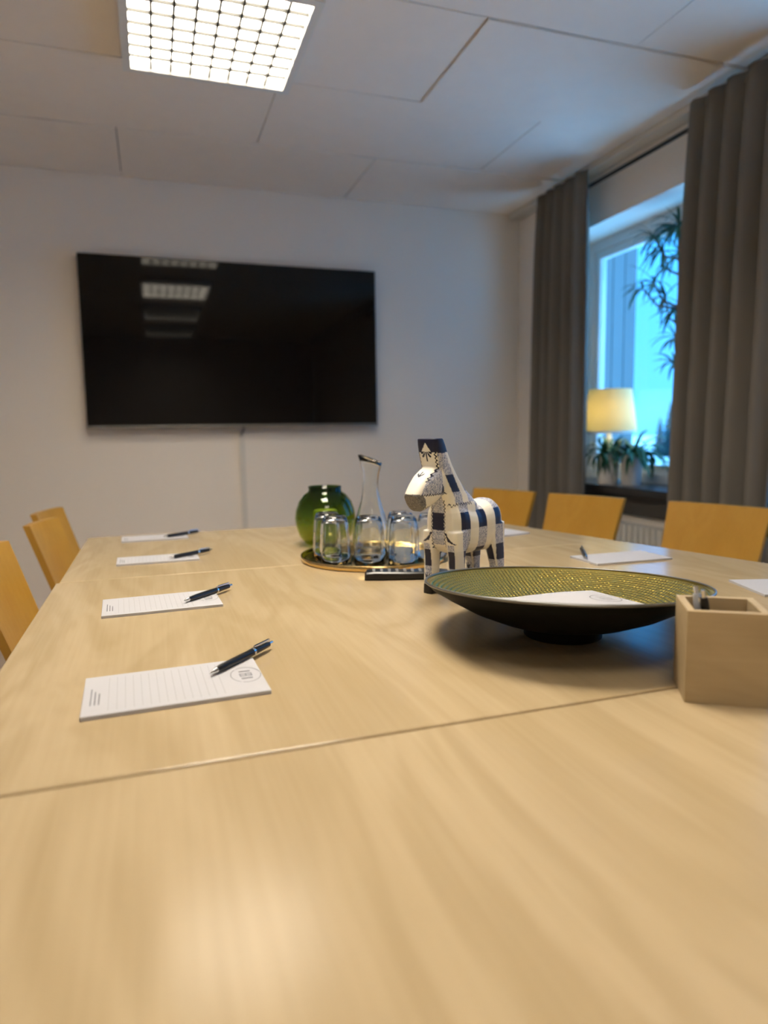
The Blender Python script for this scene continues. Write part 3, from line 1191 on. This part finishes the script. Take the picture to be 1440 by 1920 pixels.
# sponge also on the front legs and cheeks
cheek = (z > .16) & (z < .262) & (~front) & (x > .100)
C_ = np.where((cheek & (z > .198))[:, None], sponge, C_)
C_ = np.where((cheek & (z <= .198))[:, None], cream, C_)
# face panel, ear tips, muzzle, hooves
face = (nxx > .3) & (z > .20) & (np.abs(y) < .0185)
C_ = np.where(face[:, None], cream, C_)
leafmask = np.zeros(nv, bool)
pale = np.zeros(nv, bool)


def leaf(u, v, cu, cv, ang, L, Wd):
    c, s = math.cos(ang), math.sin(ang)
    p, q = (u - cu) * c + (v - cv) * s, -(u - cu) * s + (v - cv) * c
    return (p / L) ** 2 + (q / (Wd * (1.15 - .5 * p / L))) ** 2 < 1


eart = (z > .274)
earnavy = eart & ~((z < .274 + .018 * (1 - np.abs(y) / .012)) & (np.abs(y) < .012) & (nxx > .3))
C_ = np.where(earnavy[:, None], navy, C_)
ff = nxx > .3
for a, L in ((0, .0095), (.62, .0075), (-.62, .0075), (1.15, .005), (-1.15, .005)):
    leafmask |= ff & leaf(y, z, .009 * math.sin(a), .2745 - .008 * math.cos(a) + (.003 if abs(a) > .3 else 0), PI / 2 + a, L, .0017)
for a, L in ((0, .008), (.7, .006), (-.7, .006)):
    leafmask |= (nxx > .2) & (nzz > .1) & (x > .115) & leaf(y, x, .006 * math.sin(a), .138 - .004 * math.cos(a), PI / 2 + a, L, .0014)
for s in (-1, 1):
    for k, a in enumerate((.35, .75, 1.15)):
        leafmask |= (nxx > .35) & leaf(y, z, s * (.021 + .005 * k), .108 + .006 - .004 * k, s * (-PI / 2 + a * s * s) if s > 0 else PI + PI / 2 - a, .0095, .0016)
    for a in (-.6, 0, .6):
        leafmask |= (nxx > .2) & leaf(y, z, s * .031 + .004 * math.sin(a), .034, PI / 2 - a, .009, .0012)
        leafmask |= (np.abs(nyy) > .6) & (x > .02) & leaf(x, z, .066 + .004 * math.sin(a), .034, PI / 2 - a, .009, .0012)
C_ = np.where(leafmask[:, None], navy * .8, C_)
wl = (np.abs(z - (.1745 + .0016 * np.sin(x * 900) + .0016 * np.sin(y * 900))) < .0011) & (x > .018) & (z < .19) & (nxx < .8)
wl |= (np.abs(z - (.1985 + .0012 * np.sin(x * 1000))) < .0010) & (x > .085) & (np.abs(nyy) > .4)
wl |= (np.abs(np.abs(y) - (.0185 + .0012 * np.sin(z * 900))) < .0011) & (nxx > -.2) & (x > .075) & (z > .222) & (z < .29)
wl |= (np.abs(np.abs(y) - (.0150 + .0012 * np.sin(z * 900))) < .0010) & (nxx > .4) & (z > .09) & (z < .185)
wl |= (np.abs(z - .0215) < .0009)
C_ = np.where(wl[:, None], navy * .8, C_)
mz = (np.sqrt((x - .163) ** 2 + (z - .180) ** 2) < .0215)
fm = np.clip(.45 + .45 * sc, 0, 1)[:, None]
C_ = np.where(mz[:, None], np.array([.30, .29, .28]) * (1 - fm) + np.array([.07, .07, .08]) * fm, C_)
C_ = np.where((z < .0195)[:, None], np.array([.006, .006, .007]), C_)
attr = hme.color_attributes.new('paint', 'FLOAT_COLOR', 'POINT')
attr.data.foreach_set('color', np.c_[C_, np.ones(nv)].astype(np.float32).ravel())
hmat = mat('painted_wood', (0.7, .7, .7), .42)
an_ = hmat.node_tree.nodes.new('ShaderNodeVertexColor')
an_.layer_name = 'paint'
hmat.node_tree.links.new(an_.outputs[0], hmat.node_tree.nodes['Principled BSDF'].inputs['Base Color'])
hme.materials.clear()
hme.materials.append(hmat)
for p in hme.polygons:
    p.use_smooth = True
ho = bpy.data.objects.new('painted_horse', hme)
COL.objects.link(ho)
hd = Vector((-.877, -.481, 0)).normalized()
ho.rotation_euler = (0, 0, math.atan2(hd.y, hd.x))
# right front hoof stands at (.498, 1.208)
hl = Vector((-hd.y, hd.x, 0))
hp = Vector((.502, 1.212, ZT)) - hd * .0665 + hl * .0315
ho.location = hp
tag(ho, 'carved wooden horse painted in navy and white checks', 'horse figurine')


# ------------------------------------------------------------------ window sill: lamp, pots, plants
SZ = WZ0
t = thing('table_lamp', 'white table lamp with a cream tapered shade on the window sill', 'lamp', (2.33, 3.115, SZ))
obj('base', lathe([(.055, 0), (.06, .004), (.058, .018), (.03, .03), (.022, .06), (.03, .11), (.035, .16), (.025, .21), (.012, .25), (.011, .30)], 32, cap=True), 'ceramic', t, smooth='auto')
obj('shade', lathe([(.142, .270), (.142, .2715), (.110, .495), (.1085, .495), (.1405, .270), (.142, .270)], 48), 'shade', t, smooth='auto')
obj('shade_rim', lathe([(.141, .262), (.1435, .262), (.1425, .276), (.140, .276), (.141, .262)], 48), 'white_paint', t)
obj('bulb', lathe([(.001, .30), (.014, .302), (.016, .33), (.028, .36), (.030, .38), (.02, .405), (.001, .41)], 20), mat('bulb_glow', (.9, .85, .7), .5, emit=((1, .84, .52), 34)), t, smooth=True)
bm = bmesh.new()
for k in range(3):
    a = 2 * PI * k / 3
    tube(bm, [(0, 0, .298), (.137 * math.cos(a), .137 * math.sin(a), .285)], .0015, 6)
obj('shade_spider', bm, 'chrome', t)


def leaf_bm(pts, wid):
    """strap leaf: folded blade along a path"""
    bm = bmesh.new()
    pts = [Vector(p) for p in pts]
    L, Mm, Rr = [], [], []
    n = len(pts)
    for i, p in enumerate(pts):
        t_ = (pts[min(i + 1, n - 1)] - pts[max(i - 1, 0)]).normalized()
        side = t_.cross(Vector((0, 0, 1)))
        side = side.normalized() if side.length > 1e-4 else Vector((1, 0, 0))
        u = i / (n - 1)
        w_ = wid * (math.sin(PI * min(1, .12 + .88 * u)) ** .6 if u < 1 else .02)
        nr = side.cross(t_)
        L.append(bm.verts.new(p - side * w_ + nr * w_ * .35))
        Mm.append(bm.verts.new(p))
        Rr.append(bm.verts.new(p + side * w_ + nr * w_ * .35))
    for i in range(n - 1):
        bm.faces.new((L[i], Mm[i], Mm[i + 1], L[i + 1]))
        bm.faces.new((Mm[i], Rr[i], Rr[i + 1], Mm[i + 1]))
    return bm


def arc(p0, az, el, length, droop, n=7):
    pts = [Vector(p0)]
    d = Vector((math.cos(az) * math.cos(el), math.sin(az) * math.cos(el), math.sin(el)))
    for i in range(n - 1):
        d = (d + Vector((0, 0, -droop / (n - 1)))).normalized()
        pts.append(pts[-1] + d * length / (n - 1))
    return pts


def clampx(pts, lo, hi):
    return [Vector((min(max(p.x, lo), hi), p.y, p.z)) for p in pts]


def pot_bm(r0, r1, h):
    return lathe([(.001, 0), (r0, 0), (r0 + .002, .003), (r1, h), (r1 - .006, h), (r1 - .009, h - .02), (.001, h - .02)], 40)


def fern(loc, label, r0, r1, h, nfr, seed, ln):
    t = thing('potted_fern', label, 'potted plant', loc, 0, 'white pots on the window sill')
    obj('pot', pot_bm(r0, r1, h), 'ceramic', t, smooth='auto')
    obj('soil', lathe([(.001, h - .019), (r1 - .0095, h - .019), (r1 - .0095, h - .014), (.001, h - .010)], 24), 'soil', t)
    rng = random.Random(seed)
    for k in range(nfr):
        az = rng.uniform(0, 2 * PI)
        lg = ln * rng.uniform(.6, 1.15)
        p = arc((r1 * .4 * math.cos(az), r1 * .4 * math.sin(az), h - .012), az, rng.uniform(.5, 1.3), lg, rng.uniform(1.6, 3.0), 8)
        p = clampx(p, 2.175 - loc[0], 2.452 - loc[0])
        p = [Vector((q.x, q.y, max(q.z, .012))) for q in p]
        obj('frond', leaf_bm(p, rng.uniform(.007, .013)), 'fern', t)
    return t


fern((2.302, 2.893, SZ), 'white tapered pot with a drooping green fern, beside the lamp', .044, .056, .155, 70, 3, .21)
fern((2.240, 2.998, SZ), 'white pot with a green fern in front of the lamp', .048, .058, .160, 54, 9, .21)

t = thing('dracaena', 'tall slender green plant climbing in front of the window pane', 'potted plant', (2.33, 2.52, SZ))
obj('pot', pot_bm(.05, .065, .13), 'ceramic', t, smooth='auto')
obj('soil', lathe([(.001, .111), (.055, .111), (.055, .116), (.001, .12)], 24), 'soil', t)
bm = bmesh.new()
stem = [(0, 0, .11), (.0, .06, .30), (.005, .10, .52), (.0, .112, .70), (.0, .105, .90), (-.005, .105, 1.08), (0, .11, 1.20)]
tube(bm, stem, [.013, .013, .012, .012, .011, .010, .008], 10)
obj('stem', bm, 'bark', t, smooth=True)
rng = random.Random(21)
ros = [((0, .125, 1.20), 34, .17, 0), ((0, .12, 1.08), 18, .15, .1), ((.0, .285, 1.19), 18, .14, 1), ((0, .225, 1.12), 18, .15, 1), ((0, .28, .98), 14, .15, 1), ((0, .20, .90), 14, .15, 1), ((0, .135, .82), 16, .15, .5),
       ((0, .125, .70), 12, .13, .5), ((0, .36, .97), 8, .12, 1), ((0, .125, .58), 12, .13, .5)]
for c, nl, ln, br in ros:
    cz = Vector(c)
    if br == 1:
        bm = bmesh.new()
        s0 = Vector((0, .107, c[2] - .14))
        mid = (s0 + cz) / 2 + Vector((0, .02, -.03))
        tube(bm, [s0, mid, cz], [.006, .005, .004], 8)
        obj('branch', bm, 'bark', t, smooth=True)
    for k in range(nl):
        az = rng.uniform(0, 2 * PI)
        if rng.random() < .5:
            az = rng.uniform(.2 * PI, .8 * PI)
        p = arc(cz, az, rng.uniform(-.3, 1.35), ln * rng.uniform(.6, 1.15), rng.uniform(.6, 2.2), 7)
        p = clampx(p, 2.155 - 2.33, 2.452 - 2.33)
        obj('leaf', leaf_bm(p, rng.uniform(.0050, .0085)), 'leaf', t)
